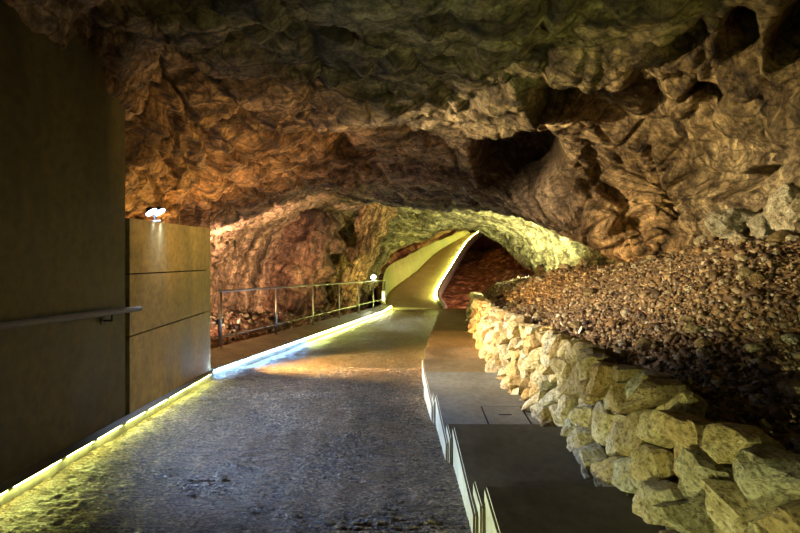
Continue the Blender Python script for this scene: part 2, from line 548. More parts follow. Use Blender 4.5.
tl = np.tile(np.linspace(0, 1, T), S) * 7.0
band = np.stack([P0[:, 1] * 1.0 + .35 * fbm(P0, .8, 3, 101), tl * .55 + .2 * fbm(P0, 1.3, 2, 104), .5 * fbm(P0, .5, 2, 107)], 1)
b1_, b21 = worley(band * np.array([1.6, 1.0, 1.0]), 1.0, 111)
disp += 0.10 * (0.55 - b1_) - 0.09 * np.exp(-(b21 / 0.06) ** 2)
sw_ = band[:, 0] * 1.45 + .9 * fbm(P0, .7, 3, 115)
fr0 = sw_ - np.floor(sw_)
disp += 0.10 * np.where(fr0 < .86, fr0 / .86, (1 - fr0) / .14) * np.clip(.6 + 1.2 * fbm(P0, .6, 2, 118), 0, 1)
sw2 = band[:, 0] * 5.3 + tl * .35 + 1.6 * fbm(P0, 1.3, 3, 121)
fr1 = sw2 - np.floor(sw2)
disp += 0.038 * np.where(fr1 < .8, fr1 / .8, (1 - fr1) / .2) * np.clip(.3 + 1.6 * fbm(P0, 1.0, 2, 124), 0, 1)

# cracks (pixel polyline, half width px, depth m)
for poly, w, dep in [
    ([(205, 128), (209, 150), (206, 172), (192, 205), (186, 222)], 6, .30),
    ([(150, 85), (175, 120), (185, 150)], 5, .12),
    ([(240, 100), (300, 128), (345, 138)], 6, .10),
    ([(590, 150), (612, 190), (640, 232), (660, 262)], 8, .25),
    ([(560, 170), (600, 185), (640, 205)], 7, .16),
    ([(655, 140), (672, 180), (690, 218)], 6, .18),
    ([(700, 110), (745, 150), (800, 165)], 7, .14),
    ([(575, 75), (620, 112), (668, 132), (700, 166)], 6, .14),
    ([(640, 60), (660, 95), (650, 112)], 7, .18),
    ([(690, 175), (740, 185), (775, 180)], 6, .2),
    ([(400, 130), (450, 142), (480, 138)], 5, .10),
    ([(230, 20), (300, 40), (350, 35)], 6, .10),
]:
    d, s = seg_dist(poly)
    d = np.abs(d + 0.35 * wob)
    disp -= np.where(near & vis, dep * np.exp(-(d / w) ** 2), 0)
# ledges: the side named by sign hangs lower and breaks off at the line
for poly, amp, decay, side in [
    ([(110, 18), (160, 36), (205, 54), (255, 84), (300, 92), (345, 96), (420, 100), (500, 95), (560, 84)], .24, 70, -1),
    ([(330, 92), (400, 66), (470, 38), (560, 8)], .20, 60, -1),
    ([(555, 78), (600, 108), (660, 140), (705, 172), (740, 200)], .22, 55, 1),
    ([(540, 72), (580, 52), (620, 38), (680, 20)], .20, 45, -1),
    ([(213, 226), (260, 206), (310, 186), (350, 182)], .16, 40, -1),
    ([(430, 168), (490, 172), (545, 168), (600, 190)], .15, 40, 1),
]:
    d, s = seg_dist(poly)
    sd = d * s * side + 0.5 * wob
    disp += np.where(near & vis, amp * (1 / (1 + np.exp(-sd / 2.5))) * np.exp(-np.maximum(sd, 0) / decay), 0)
# hollows running back into the rock
hole = np.zeros(len(P0))
for (cu, cv, ru, rv, dep) in [(520, 150, 38, 30, 2.0), (742, 32, 18, 17, .9), (712, 90, 14, 18, .9), (792, 36, 16, 20, .8), (763, 176, 18, 12, .5), (566, 66, 34, 14, .5),
                              (690, 28, 20, 12, .3), (350, 135, 24, 12, .25), (160, 180, 10, 24, .2), (632, 225, 14, 8, .25)]:
    q = np.hypot((U - cu + 0.6 * wob) / ru, (Vp - cv + 0.4 * wob) / rv)
    hole = np.maximum(hole, np.where(near & vis, dep / (1 + np.exp((q - 1) * 10)), 0))
ray = P0 - np.array([0, 0, H]); ray /= np.linalg.norm(ray, axis=1, keepdims=True)
P1 = P0 + N0 * (disp - .45 * hole)[:, None] + ray * (.8 * hole)[:, None]

# rock zones: limestone, clay, dark stains, red; recess shade and bluish light painted in
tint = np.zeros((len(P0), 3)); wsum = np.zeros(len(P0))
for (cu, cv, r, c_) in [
    (190, 140, 90, (.56, .38, .17)), (160, 40, 90, (.30, .22, .15)), (300, 40, 110, (.25, .23, .27)), (280, 120, 80, (.46, .30, .16)), (420, 20, 90, (.31, .29, .31)),  # bluish roof zones hold cool light in the colour
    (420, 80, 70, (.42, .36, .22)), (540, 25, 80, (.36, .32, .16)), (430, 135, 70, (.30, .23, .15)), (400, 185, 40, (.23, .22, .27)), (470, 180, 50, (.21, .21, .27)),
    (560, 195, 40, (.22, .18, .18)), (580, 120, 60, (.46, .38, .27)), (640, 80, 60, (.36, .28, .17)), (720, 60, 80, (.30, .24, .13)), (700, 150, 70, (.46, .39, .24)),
    (640, 210, 50, (.52, .37, .22)), (760, 200, 60, (.55, .50, .40)), (260, 200, 45, (.62, .44, .32)), (235, 260, 50, (.60, .42, .30)), (300, 260, 45, (.24, .14, .09)),  # last zone paints the unlit recess hollow dark
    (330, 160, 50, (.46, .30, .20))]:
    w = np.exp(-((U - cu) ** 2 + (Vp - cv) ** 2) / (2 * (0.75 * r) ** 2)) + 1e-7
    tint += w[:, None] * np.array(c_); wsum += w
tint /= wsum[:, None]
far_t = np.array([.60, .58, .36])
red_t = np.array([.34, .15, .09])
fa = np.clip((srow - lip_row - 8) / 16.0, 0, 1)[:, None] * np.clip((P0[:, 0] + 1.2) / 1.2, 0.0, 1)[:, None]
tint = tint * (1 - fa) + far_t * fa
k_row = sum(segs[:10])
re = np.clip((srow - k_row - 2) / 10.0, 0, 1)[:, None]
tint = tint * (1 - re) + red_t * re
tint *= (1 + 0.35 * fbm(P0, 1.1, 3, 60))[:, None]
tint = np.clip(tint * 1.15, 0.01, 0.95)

quads = grid_faces(S, T)
cutA, cutB = sum(NCOL[:4]), sum(NCOL[:9])
qc = np.tile(np.arange(T - 1), S - 1)
for nm, lo, hi, lab in (('wall_left', 0, cutA, 'brown and orange rock wall of the cave behind the concrete wall and railing'),
                        ('ceiling', cutA, cutB, 'low rough rock vault of the cave over the ramp'),
                        ('wall_right', cutB, T, 'ochre rock wall of the cave above the gravel bank')):
    q = quads[(qc >= lo) & (qc < hi)]
    used, inv = np.unique(q, return_inverse=True)
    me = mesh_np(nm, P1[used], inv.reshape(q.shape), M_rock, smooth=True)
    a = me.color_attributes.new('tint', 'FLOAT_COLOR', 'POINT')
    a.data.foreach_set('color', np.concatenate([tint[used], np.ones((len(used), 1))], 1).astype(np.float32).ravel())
    fa_ = me.attributes.new('bedding', 'FLOAT_VECTOR', 'POINT')
    fa_.data.foreach_set('vector', band[used].astype(np.float32).ravel())
    o = obj(nm, me, kind='structure', label=lab)
    if nm == 'wall_left':
        W_left = o
    if nm == 'wall_right':
        W_right = o


# leaning ribs of rock in the left recess, part of the wall
def rock_blob(name, a, b, ra, rb, mat, parent, tintc, seed, squash=0.6, amp=.18, nu=56, nv=44):
    a, b = np.array(a, float), np.array(b, float)
    ax = b - a; L = np.linalg.norm(ax); ax /= L
    side = np.cross(ax, [0, 1, 0]); side /= np.linalg.norm(side)
    fr = np.cross(side, ax)
    t = np.linspace(-0.12, 1.12, nv); th = np.linspace(0, 2 * np.pi, nu, endpoint=False)
    tt, hh = np.meshgrid(t, th, indexing='ij')
    prof = np.clip(1 - (np.abs(tt - .5) / .63) ** 4, 0.0, 1) ** .5
    rad = (ra + (rb - ra) * np.clip(tt, 0, 1)) * prof
    V = a + ax * (tt[..., None] * L) + side * (rad * np.cos(hh))[..., None] + fr * (rad * squash * np.sin(hh))[..., None]
    V = V.reshape(-1, 3)
    N = (side * np.cos(hh)[..., None] + fr * np.sin(hh)[..., None]).reshape(-1, 3)
    w1, w2 = worley(V, 1.9, seed)
    dd = amp * (1.2 * (0.5 - w1) + .8 * fbm(V, 1.3, 4, seed) + .5 * ridged(V, 3.0, 3, seed))
    V = V + N * dd[:, None]
    fs = []
    for i in range(nv - 1):
        for j in range(nu):
            j2 = (j + 1) % nu
            fs.append((i * nu + j, i * nu + j2, (i + 1) * nu + j2, (i + 1) * nu + j))
    me = mesh_np(name, V, np.array(fs), mat, smooth=True)
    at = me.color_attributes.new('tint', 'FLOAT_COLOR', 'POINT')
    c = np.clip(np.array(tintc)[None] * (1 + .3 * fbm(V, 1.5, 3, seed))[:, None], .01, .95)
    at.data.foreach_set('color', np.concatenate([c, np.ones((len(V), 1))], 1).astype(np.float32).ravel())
    fa_ = me.attributes.new('bedding', 'FLOAT_VECTOR', 'POINT')
    fa_.data.foreach_set('vector', (np.stack([hh.ravel() * .5, tt.ravel() * L * .5, 0 * tt.ravel()], 1) + .15 * fbm(V, 1.2, 3, seed)[:, None]).astype(np.float32).ravel())
    return obj(name, me, parent)


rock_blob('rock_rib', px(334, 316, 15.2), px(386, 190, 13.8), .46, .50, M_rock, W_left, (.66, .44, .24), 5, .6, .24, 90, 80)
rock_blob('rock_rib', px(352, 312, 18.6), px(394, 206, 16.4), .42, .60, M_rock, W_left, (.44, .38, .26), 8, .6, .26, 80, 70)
rock_blob('rock_rib', px(285, 312, 13.0), px(320, 222, 13.0), .85, .70, M_rock, W_left, (.27, .16, .10), 12, .7, .40, 90, 70)  # dark tint puts the recess shade into this rib's colour

# ------------------------------------------------------------------ ground of the cave
gx = np.linspace(-6, 8, 230); gy = np.linspace(5.0, 42, 460)
GX, GY = np.meshgrid(gx, gy)
gp = np.stack([GX.ravel(), GY.ravel(), np.zeros(GX.size)], 1)
base = np.where(GY < 17, -SL * GY - .32, -SL * 17 - .32 + 0.03 * np.minimum(GY - 17, 20))
leftb = np.clip((XL(GY) - .55 - GX) / 1.2, 0, 1) * np.where(GY < 18, 1, 0)
base = base + leftb * .55
rightb = np.clip((GX - (2.6 + 0.20 * (GY - 17))) / 2.0, 0, 1.2) * np.clip((GY - 12) / 3, 0, 1)
base = base + rightb * 0.9
w1g, w2g = worley(gp, 1.7, 37)
bump_ = .34 * fbm(gp, .9, 4, 33) + .14 * ridged(gp, 2.4, 4, 34) + .22 * (.5 - w1g)
ZG = base + bump_.reshape(base.shape) * (0.35 + 0.65 * np.clip(leftb + rightb, 0, 1))
gv = np.stack([GX.ravel(), GY.ravel(), ZG.ravel()], 1)
obj('floor_earth', mesh_np('floor_earth', gv, grid_faces(len(gy), len(gx)), M_soil, smooth=True), kind='structure', label='uneven red-brown cave earth around the walkways')


def ground_z(x, y):
    i = np.clip((y - gy[0]) / (gy[1] - gy[0]), 0, len(gy) - 1.001); j = np.clip((x - gx[0]) / (gx[1] - gx[0]), 0, len(gx) - 1.001)
    a, b = int(i), int(j); s, t = i - a, j - b
    return ZG[a, b] * (1 - s) * (1 - t) + ZG[a + 1, b] * s * (1 - t) + ZG[a, b + 1] * (1 - s) * t + ZG[a + 1, b + 1] * s * t


# ------------------------------------------------------------------ ramp: raked concrete
ys = np.concatenate([np.arange(-2.4, 1.6, .1), np.arange(1.6, 6.5, .009), np.arange(6.5, 18.0, .05)])
ts = np.linspace(0, 1, 150)
YY, TT = np.meshgrid(ys, ts, indexing='ij')
XX = XL(YY) - .02 + TT * (XR(YY) + .12 - XL(YY))
pp = np.stack([XX.ravel(), YY.ravel(), np.zeros(XX.size)], 1)
ph = fbm(pp * np.array([.6, 1, 1]), 1.6, 3, 90) * 3.2
rk = np.sin(2 * np.pi * pp[:, 1] / .048 + ph * 2)
msk = np.clip(.5 + 1.3 * fbm(pp * np.array([.5, 1, 1]), 5.0, 3, 92), 0.0, 1.3)
hz = .0065 * rk * msk + .006 * fbm(pp * np.array([.55, 1.6, 1]), 13.0, 3, 95) + .007 * ridged(pp * np.array([.7, 1, 1]), 26.0, 2, 96)
hz += .009 * fbm(pp, 1.0, 2, 99) + .0035 * np.cos(2 * np.pi * (pp[:, 0] + .045 * pp[:, 1]) / .26) * np.clip(.2 + 2 * fbm(pp * np.array([1, .3, 1]), .9, 2, 130), 0, 1)
hz *= 1.25
hz -= .02 * np.exp(-((pp[:, 1] - 4.55 - .08 * fbm(pp, 1.2, 2, 98)) / .03) ** 2) * np.clip((-.3 - pp[:, 0]) / .3, 0, 1) * np.clip((pp[:, 0] + 1.9) / .3, 0, 1)
fz = ramp_z(pp[:, 1]) + hz
obj('floor', mesh_np('floor', np.stack([pp[:, 0], pp[:, 1], fz], 1), grid_faces(len(ys), len(ts)), M_floor, smooth=True), kind='structure',
    label='wet raked concrete ramp running down between the concrete wall and the steps')


# ------------------------------------------------------------------ generic swept solid along a plan line
def sweep(ysamp, prof):
    """prof(y) -> list of (x, z) closed polygon; capped solid"""
    V = []; n = None
    for y in ysamp:
        p = prof(y); n = len(p)
        V += [(x, y, z) for x, z in p]
    fs = []
    for i in range(len(ysamp) - 1):
        for j in range(n):
            k = (j + 1) % n
            fs.append((i * n + j, i * n + k, (i + 1) * n + k, (i + 1) * n + j))
    fs.append(tuple(range(n))[::-1]); m = (len(ysamp) - 1) * n
    fs.append(tuple(m + j for j in range(n)))
    bm = bmesh.new()
    vs = [bm.verts.new(v) for v in V]
    for f in fs:
        bm.faces.new([vs[i] for i in f])
    bmesh.ops.recalc_face_normals(bm, faces=bm.faces[:])
    return bm


def bm_mesh(bm, name, mat, smooth=False):
    me = bpy.data.meshes.new(name); bm.to_mesh(me); bm.free(); me.materials.append(mat)
    if smooth:
        me.polygons.foreach_set('use_smooth', np.ones(len(me.polygons), bool))
    return me


rz = lambda y: float(ramp_z(y))
# concrete wall on the left (face just behind the light strip)
XF = lambda y: float(np.interp(y, [-2.5, 2.5, 5.9], [-2.27, -2.40, -2.53]))
wl = empty('wall_concrete', (-2.5, 2.0, -.5), kind='structure', label='stained concrete retaining wall on the left with a tall and a low section')


def wall_panel(y0, y1, zlo, zhi, mat, xoff=0.0, thick=.36, bev=.012):
    ysamp = np.linspace(y0, y1, max(2, int((y1 - y0) / .5) + 1))
    bm = sweep(ysamp, lambda y: [(XF(y) + xoff, zlo(y)), (XF(y) + xoff, zhi(y)), (XF(y) - thick, zhi(y)), (XF(y) - thick, zlo(y))])
    return child('concrete_panel', bm_mesh(bm, 'concrete_panel', mat), wl)


lin = lambda a, za, b, zb: (lambda y: za + (zb - za) * (y - a) / (b - a))
top = lin(3.95, 1.28, 5.87, 1.10); j2 = lin(4.08, .757, 5.87, .55); j3 = lin(4.08, .19, 5.87, 0.01); bot = lambda y: rz(y) - .3
g = .007
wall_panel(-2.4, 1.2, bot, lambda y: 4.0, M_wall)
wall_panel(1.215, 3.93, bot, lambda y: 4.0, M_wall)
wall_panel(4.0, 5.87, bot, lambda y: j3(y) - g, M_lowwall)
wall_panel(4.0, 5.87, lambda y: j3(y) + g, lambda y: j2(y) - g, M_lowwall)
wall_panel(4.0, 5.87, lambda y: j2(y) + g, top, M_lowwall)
bm = sweep([-2.3, 1, 3.9, 5.84], lambda y: [(XF(y) - .05, bot(y)), (XF(y) - .05, top(y) - .03), (XF(y) - .33, top(y) - .03), (XF(y) - .33, bot(y))])
child('joint_backing', bm_mesh(bm, 'joint_backing', M_gap), wl)

# kerb under the strip, then the railing ledge
bm = sweep(np.linspace(-2.4, 5.9, 18), lambda y: [(float(XL(y)), rz(y) - .2), (float(XL(y)), rz(y) + .098), (float(XL(y)) - .012, rz(y) + .103), (XF(y) - .01, rz(y) + .103), (XF(y) - .01, rz(y) - .2)])
obj('trim_1', bm_mesh(bm, 'trim_1', M_kerb), kind='structure', label='low concrete kerb along the foot of the concrete wall')
RA, RB = np.array([-2.85, 7.0]), np.array([-.6, 17.4])
xrail = lambda y: float(np.interp(y, [5.9, 7.0, 17.4], [-2.85, -2.85, -.6]))
bm = sweep(np.linspace(5.9, 17.45, 26), lambda y: [(float(XL(y)), rz(y) - .3), (float(XL(y)), rz(y) + .10), (float(XL(y)) - .02, rz(y) + .115), (xrail(y) - .10, rz(y) + .22), (xrail(y) - .12, rz(y) - .3)])
obj('trim_2', bm_mesh(bm, 'trim_2', M_kerb), kind='structure', label='sloping concrete ledge carrying the steel railing')

# ------------------------------------------------------------------ light strips
def strip(name, label, spans, matf, zoff, xoff, w=.022, h=.02, cover=.03, parent_loc=(0, 0, 0), rightside=None):
    root = empty(name, parent_loc, label=label, category='light strip')
    for (y0, y1) in spans:
        xf = (lambda y: float(XL(y)) + xoff) if rightside is None else rightside
        bm = sweep(np.linspace(y0, y1, max(2, int((y1 - y0) / .6) + 1)), lambda y: [(xf(y) - w, rz(y) + zoff), (xf(y) - w, rz(y) + zoff + h), (xf(y) - w * .4, rz(y) + zoff + h * 1.25), (xf(y), rz(y) + zoff + h), (xf(y), rz(y) + zoff)])
        child('led_tube', bm_mesh(bm, 'led_tube', matf((y0 + y1) / 2)), root)
    for (a, b) in zip(spans[:-1], spans[1:]):
        if b[0] - a[1] > .03:
            ym = (a[1] + b[0]) / 2
            child('clip', MB().box((xf(ym) - w / 2 + .002, ym, rz(ym) + zoff + h * .6), (w + .008, b[0] - a[1] - .004, h * 1.5)).mesh('clip', M_dark), root)  # dark block added so the gap between tubes stays unlit
    if not cover:
        return root
    bm = sweep(np.linspace(spans[0][0], spans[-1][1], 24), lambda y: [(XF(y) + .002, rz(y) + zoff + h * 1.3 + .003), (XF(y) + .002, rz(y) + zoff + h * 1.3 + .009), (xf(y) + cover, rz(y) + zoff + h * 1.3 + .007), (xf(y) + cover, rz(y) + zoff + h * 1.3 + .002)])
    child('cover_profile', bm_mesh(bm, 'cover_profile', M_steel), root)
    return root


E_near = emit('led_yellow_green', *LIGHT['led_near'])
E_mid = emit('led_cool_white', *LIGHT['led_mid'])
E_far = emit('led_lime', *LIGHT['led_far'])
E_bridge = emit('led_yellow', *LIGHT['led_bridge'])
spans = []
y = -1.6
while y < 5.75:
    L = random.uniform(.28, .42)
    spans.append((y, min(y + L, 5.8))); y += L + random.uniform(.035, .075)
strip('led_strip', 'yellow-green light strip of short tubes at the foot of the concrete wall', spans, lambda y: E_near, .080, .016, parent_loc=(-2.38, 3, rz(3) + .1), h=.015)
sp2 = [(5.86 + i * 1.05, 5.86 + i * 1.05 + 1.035) for i in range(11)]
strip('led_strip', 'bright light strip turning from icy white to lime along the railing ledge', sp2, lambda y: E_mid if y < 9.2 else E_far, .082, .022, w=.026, cover=0, parent_loc=(-1.5, 11, rz(11) + .1))

# ------------------------------------------------------------------ handrail on the concrete wall
hr = empty('wall_handrail', (-2.33, 2.5, .6), label='dark round handrail bracketed to the concrete wall', category='handrail')
xh = lambda y: XF(y) + .075
zh = lambda y: rz(y) + 1.06
mb = MB()
pts = [(xh(y), y, zh(y)) for y in (-1.2, 4.03)]
mb.tube(pts[0], pts[1], .024, n=16)
child('rail', mb.mesh('rail', M_rail, True), hr)
for y in (-.2, 1.7, 3.62):
    mb = MB(); mb.tube((XF(y) - .01, y, zh(y) - .07), (xh(y), y, zh(y) - .07), .009).tube((xh(y), y, zh(y) - .075), (xh(y), y, zh(y) - .01), .009).tube((XF(y) - .005, y, zh(y) - .07), (XF(y) + .008, y, zh(y) - .07), .035)
    child('bracket', mb.mesh('bracket', M_dark), hr)

# ------------------------------------------------------------------ steel railing
rl = empty('railing', (RA[0], RA[1], rz(7) + .22), label='thin steel railing with posts and two rails on the ledge beside the ramp', category='railing')


def rail_pt(t, h):
    p = RA + (RB - RA) * t
    return (p[0], p[1], rz(p[1]) + .22 + h)


for nm, h, r, t0 in (('top_rail', .90, .021, -.004), ('lower_rail', .17, .015, 0.0)):
    child(nm, MB().tube(rail_pt(t0, h), rail_pt(1.0, h), r, n=14).mesh(nm, M_steel, True), rl)
for t in (0, .17, .34, .51, .68, .84, 1.0):
    a, b = rail_pt(t, -.015), rail_pt(t, .90)
    mb = MB(); mb.tube(a, b, .021, n=12).tube(a, (a[0], a[1], a[2] + .022), .05)
    child('post', mb.mesh('post', M_steel, True), rl)

# ------------------------------------------------------------------ steps beside the ramp (they climb towards the camera)
st = empty('staircase', (.8, 3.2, -.6), label='long shallow concrete steps between the ramp and the dry stone wall', category='stairs')
tread = [  # back edge Y, depth under the eye, left edge X back, left edge X front
    (1.35, 1.28, .475, .48), (2.27, 1.42, .433, .425), (3.20, 1.57, .380, .378), (4.065, 1.70, .325, .333), (4.92, 1.81, .268, .292)]
yb, dd_ = 4.92, 1.81
while yb < 14.2:
    ny = yb + .93 + .02 * (yb - 5)
    nd = H + SL * ny - .27 if ny > 5.5 else dd_ + .13
    xb = float(XR(ny)) + .015; xf = float(XR(yb + .02)) + .03
    tread.append((ny, nd, xb, max(xf, .25))); yb, dd_ = ny, nd
prev_y = 0.3


def lit_side(me):
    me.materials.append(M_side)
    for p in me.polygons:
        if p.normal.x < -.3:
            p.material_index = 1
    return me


for i, (ybk, D, xb, xf) in enumerate(tread):
    z = H - D
    yf = prev_y
    xr0, xr1 = float(XW(yf)) + .10, float(XW(ybk)) + .10
    mb = MB(); mb.prism([(xf, yf), (xr0, yf), (xr1, ybk), (xb, ybk)], rz(ybk) - .35, z, bevel=.012)
    child('step', lit_side(mb.mesh('step', M_step_shaded if i < 3 else M_step if i < 5 else M_step_mid)), st)
    # half riser hidden behind each tread
    if i + 1 < len(tread):
        zn = (z + H - tread[i + 1][1]) / 2; xh2 = (xb + tread[i + 1][3]) / 2
        dpt = .17
        mb = MB(); mb.prism([(xh2, ybk - .05), (xr1, ybk - .05), (xr1 + .01, ybk + dpt), (xh2 - .002, ybk + dpt)], rz(ybk) - .35, zn, bevel=.01)
        child('step', lit_side(mb.mesh('step', M_step if i >= 3 else M_step_shaded)), st)
    prev_y = ybk
# access hatch let into a tread
zt = H - 1.70
hc = [px(u, v, F * 1.70 / (v - HV)) for u, v in ((481.7, 407.2), (521, 407.6), (531, 426), (490, 426))]
hx0, hx1 = (hc[0][0] + hc[3][0]) / 2, (hc[1][0] + hc[2][0]) / 2
hy1, hy0 = hc[0][1], hc[3][1]
mb = MB(); mb.box(((hx0 + hx1) / 2, (hy0 + hy1) / 2, zt + .001), (hx1 - hx0 + .02, hy1 - hy0 + .02, .004))
hf = child('hatch_frame', mb.mesh('hatch_frame', M_gap), st)
mb = MB(); mb.box(((hx0 + hx1) / 2, (hy0 + hy1) / 2, zt + .004), (hx1 - hx0 - .006, hy1 - hy0 - .006, .008), bevel=.002)
ht = child('hatch_cover', mb.mesh('hatch_cover', M_step), st)
mb = MB(); mb.box(((hx0 + hx1) / 2, (hy0 + hy1) / 2 + .01, zt + .008), (.105, .018, .003))
hs = obj('grip_slot', mb.mesh('grip_slot', M_gap), ht)
hs.matrix_parent_inverse = Matrix.Translation(st.location).inverted() @ Matrix.Identity(4)
hs.matrix_parent_inverse = Matrix.Identity(4)

# ------------------------------------------------------------------ dry stone wall: packed cells, each stone its own mesh
sw = empty('stone_wall', (1.2, 3, -.5), label='dry stone retaining wall of pale rough limestone holding the gravel bank', category='stone wall')


def wall_base(y):
    for (ybk, D, a, b) in tread:
        if y <= ybk:
            return H - D
    return H - tread[-1][1]


tb_y = np.array([t[0] - .45 for t in tread]); tb_z = np.array([H - t[1] for t in tread])
zb_ = lambda y: np.interp(y, tb_y, tb_z) - .04
Y0w, Y1w = 0.75, 12.2
# seeds, spacing grows small with distance
seeds = []
tries = 0
r2 = np.random.default_rng(21)
def spacing(y, h):
    return np.interp(y, [0.8, 2.0, 3.2, 5.0, 12], [.15, .145, .125, .135, .20]) * (1.0 + .25 * math.sin(y * 7.3 + h * 9))
while tries < 26000 and len(seeds) < 290:
    tries += 1
    y = Y0w + (Y1w - Y0w) * r2.random() ** 1.35
    h = r2.random()
    hh_ = h * float(ZTOP(y) - zb_(y))
    s = spacing(y, hh_) * r2.uniform(.8, 1.25)
    ok = True
    for (a, b, c_) in seeds:
        if math.hypot((a - y) * 1.0, (b - hh_) * .85) < (s + c_) / 2:
            ok = False; break
    if ok:
        seeds.append((y, hh_, s))
sd = np.array(seeds)


def clip_poly(poly, n, c):
    out = []
    for i in range(len(poly)):
        a, b = poly[i], poly[(i + 1) % len(poly)]
        da, db = a @ n - c, b @ n - c
        if da <= 0:
            out.append(a)
        if da * db < 0:
            out.append(a + (b - a) * (da / (da - db)))
    return out


for i in range(len(sd)):
    p = sd[i, :2]
    hmax = float(ZTOP(p[0]) - zb_(p[0]))
    R = sd[i, 2] * 1.15
    poly = [p + R * np.array([math.cos(t), math.sin(t)]) for t in np.linspace(0, 2 * math.pi, 9)[:-1]]
    poly = clip_poly(poly, np.array([0, -1.0]), 0.03)
    tlim = hmax + r2.uniform(-.03, .04)
    poly = clip_poly(poly, np.array([0, 1.0]), max(tlim, p[1] + .03)) if len(poly) > 2 else poly
    dist = np.hypot(*(sd[:, :2] - p).T)
    for j in np.argsort(dist)[1:18]:
        q = sd[j, :2]
        n = q - p; L = np.linalg.norm(n); n = n / L
        wgt = .5 + .12 * (sd[i, 2] - sd[j, 2]) / L
        poly = clip_poly(poly, n, float(p @ n + L * wgt))
        if len(poly) < 3:
            break
    if len(poly) < 3:
        continue
    poly = np.array(poly)
    # resample the outline
    seg = np.roll(poly, -1, 0) - poly; ln = np.linalg.norm(seg, axis=1)
    tot = ln.sum(); n_s = 18
    cum = np.concatenate([[0], np.cumsum(ln)]); pts = []
    for t in np.linspace(0, tot, n_s, endpoint=False):
        k = min(np.searchsorted(cum, t, 'right') - 1, len(poly) - 1)
        pts.append(poly[k] + seg[k] * ((t - cum[k]) / max(ln[k], 1e-6)))
    pts = np.array(pts); c0 = pts.mean(0)
    size = math.sqrt(max(1e-5, .5 * abs(np.sum(pts[:, 0] * np.roll(pts[:, 1], -1) - np.roll(pts[:, 0], -1) * pts[:, 1]))))
    bulge = size * r2.uniform(.18, .36); proud = r2.uniform(-.045, .05)
    tilt = r2.normal(0, .38, 2)
    V = []
    for (sc_, dp) in ((.70, -.13), (.93, -.05), (.945, .0), (.87, .45), (.66, .8), (.34, .97), (0, 1.0)):
        ring = c0 + (pts - c0) * sc_ if sc_ else c0[None]
        for q in ring:
            d0 = dp * bulge if dp > 0 else dp
            d0 += proud + (tilt @ (q - c0) if dp > 0.2 else 0)
            V.append((q[0], q[1], d0))
    V = np.array(V)
    jit = size * .27
    NN = V * 1.0 + i * 3.7
    V[:, 2] += np.where(V[:, 2] > proud - .02, jit * (fbm(NN, 8.0, 3, 40) + .3 * ridged(NN, 16.0, 2, 41)), 0)
    V[:, 0] += jit * .55 * fbm(NN, 9.0, 2, 43); V[:, 1] += jit * .55 * fbm(NN, 9.0, 2, 46)
    # face of the wall leans back a little
    yv = V[:, 0]; hv = V[:, 1]
    X = XW(yv) + .02 + .20 * hv - V[:, 2]
    Z = zb_(yv) + hv
    W = np.stack([X, yv, Z], 1)
    fs = []
    for r_ in range(5):
        for k in range(n_s):
            k2 = (k + 1) % n_s
            fs.append((r_ * n_s + k, r_ * n_s + k2, (r_ + 1) * n_s + k2, (r_ + 1) * n_s + k))
    for k in range(n_s):
        fs.append((5 * n_s + k, 5 * n_s + (k + 1) % n_s, 6 * n_s))
    fs.append(tuple(range(n_s))[::-1])
    org = np.array([float(XW(p[0])) + .1, p[0], float(zb_(p[0])) + p[1]])
    bm = bmesh.new()
    vs = [bm.verts.new(v) for v in (W - org)]
    for f in fs:
        try:
            bm.faces.new([vs[t] for t in f])
        except ValueError:
            pass
    bmesh.ops.recalc_face_normals(bm, faces=bm.faces[:])
    so = obj('stone', bm_mesh(bm, 'stone', M_stone), sw)
    so.location = Vector(org) - sw.location
# earth core behind the stones, keeps the gaps dark
bm = sweep(np.linspace(Y0w - .3, Y1w, 30), lambda y: [(float(XW(y)) + .13, float(zb_(y)) - .3), (float(XW(y)) + .15 + .20 * float(ZTOP(y) - zb_(y)) * .8, float(ZTOP(y)) - .12), (float(XW(y)) + .5, float(ZTOP(y)) - .14), (float(XW(y)) + .5, float(zb_(y)) - .3)])
child('earth_core', bm_mesh(bm, 'earth_core', M_soil), sw)

# ------------------------------------------------------------------ gravel bank
CY = np.array([-1, 1.5, 3.64, 4.6, 5.6, 6.63, 8.5, 10.5, 13.5])
CX = np.array([3.3, 3.3, 3.31, 3.55, 3.69, 3.62, 3.25, 2.95, 2.9]); CZ = np.array([-.18, -.22, -.29, -.31, -.53, -.83, -1.12, -1.62, -2.3]) + H


def bank(y, t):
    """t = 0 at the wall, 1 at the rock contact, goes on behind it"""
    x0 = XW(y) + .22; z0 = ZTOP(y) - .10
    x1 = np.interp(y, CY, CX); z1 = np.interp(y, CY, CZ)
    x = x0 + (x1 - x0) * t
    te = np.minimum(t, 1.0) + .1 * np.maximum(t - 1.0, 0)
    z = z0 + (z1 - z0) * (te + .10 * np.sin(np.clip(t, 0, 1) * np.pi * 2) * -1)
    return x, z


by = np.linspace(.3, 13.4, 240); bt = np.linspace(-.02, 1.7, 110)
BY, BT = np.meshgrid(by, bt, indexing='ij')
bx, bz = bank(BY, BT)
bp = np.stack([bx.ravel(), BY.ravel(), bz.ravel()], 1)
bh = .09 * fbm(bp, 1.1, 3, 61) * np.clip(BT.ravel() * 4, 0, 1) + .03 * fbm(bp, 4.0, 3, 63)
bp[:, 2] += bh
obj('floor_bank', mesh_np('floor_bank', bp, grid_faces(len(by), len(bt)), M_gravel, smooth=True), kind='structure', label='sloping bed of brown earth under the loose gravel')

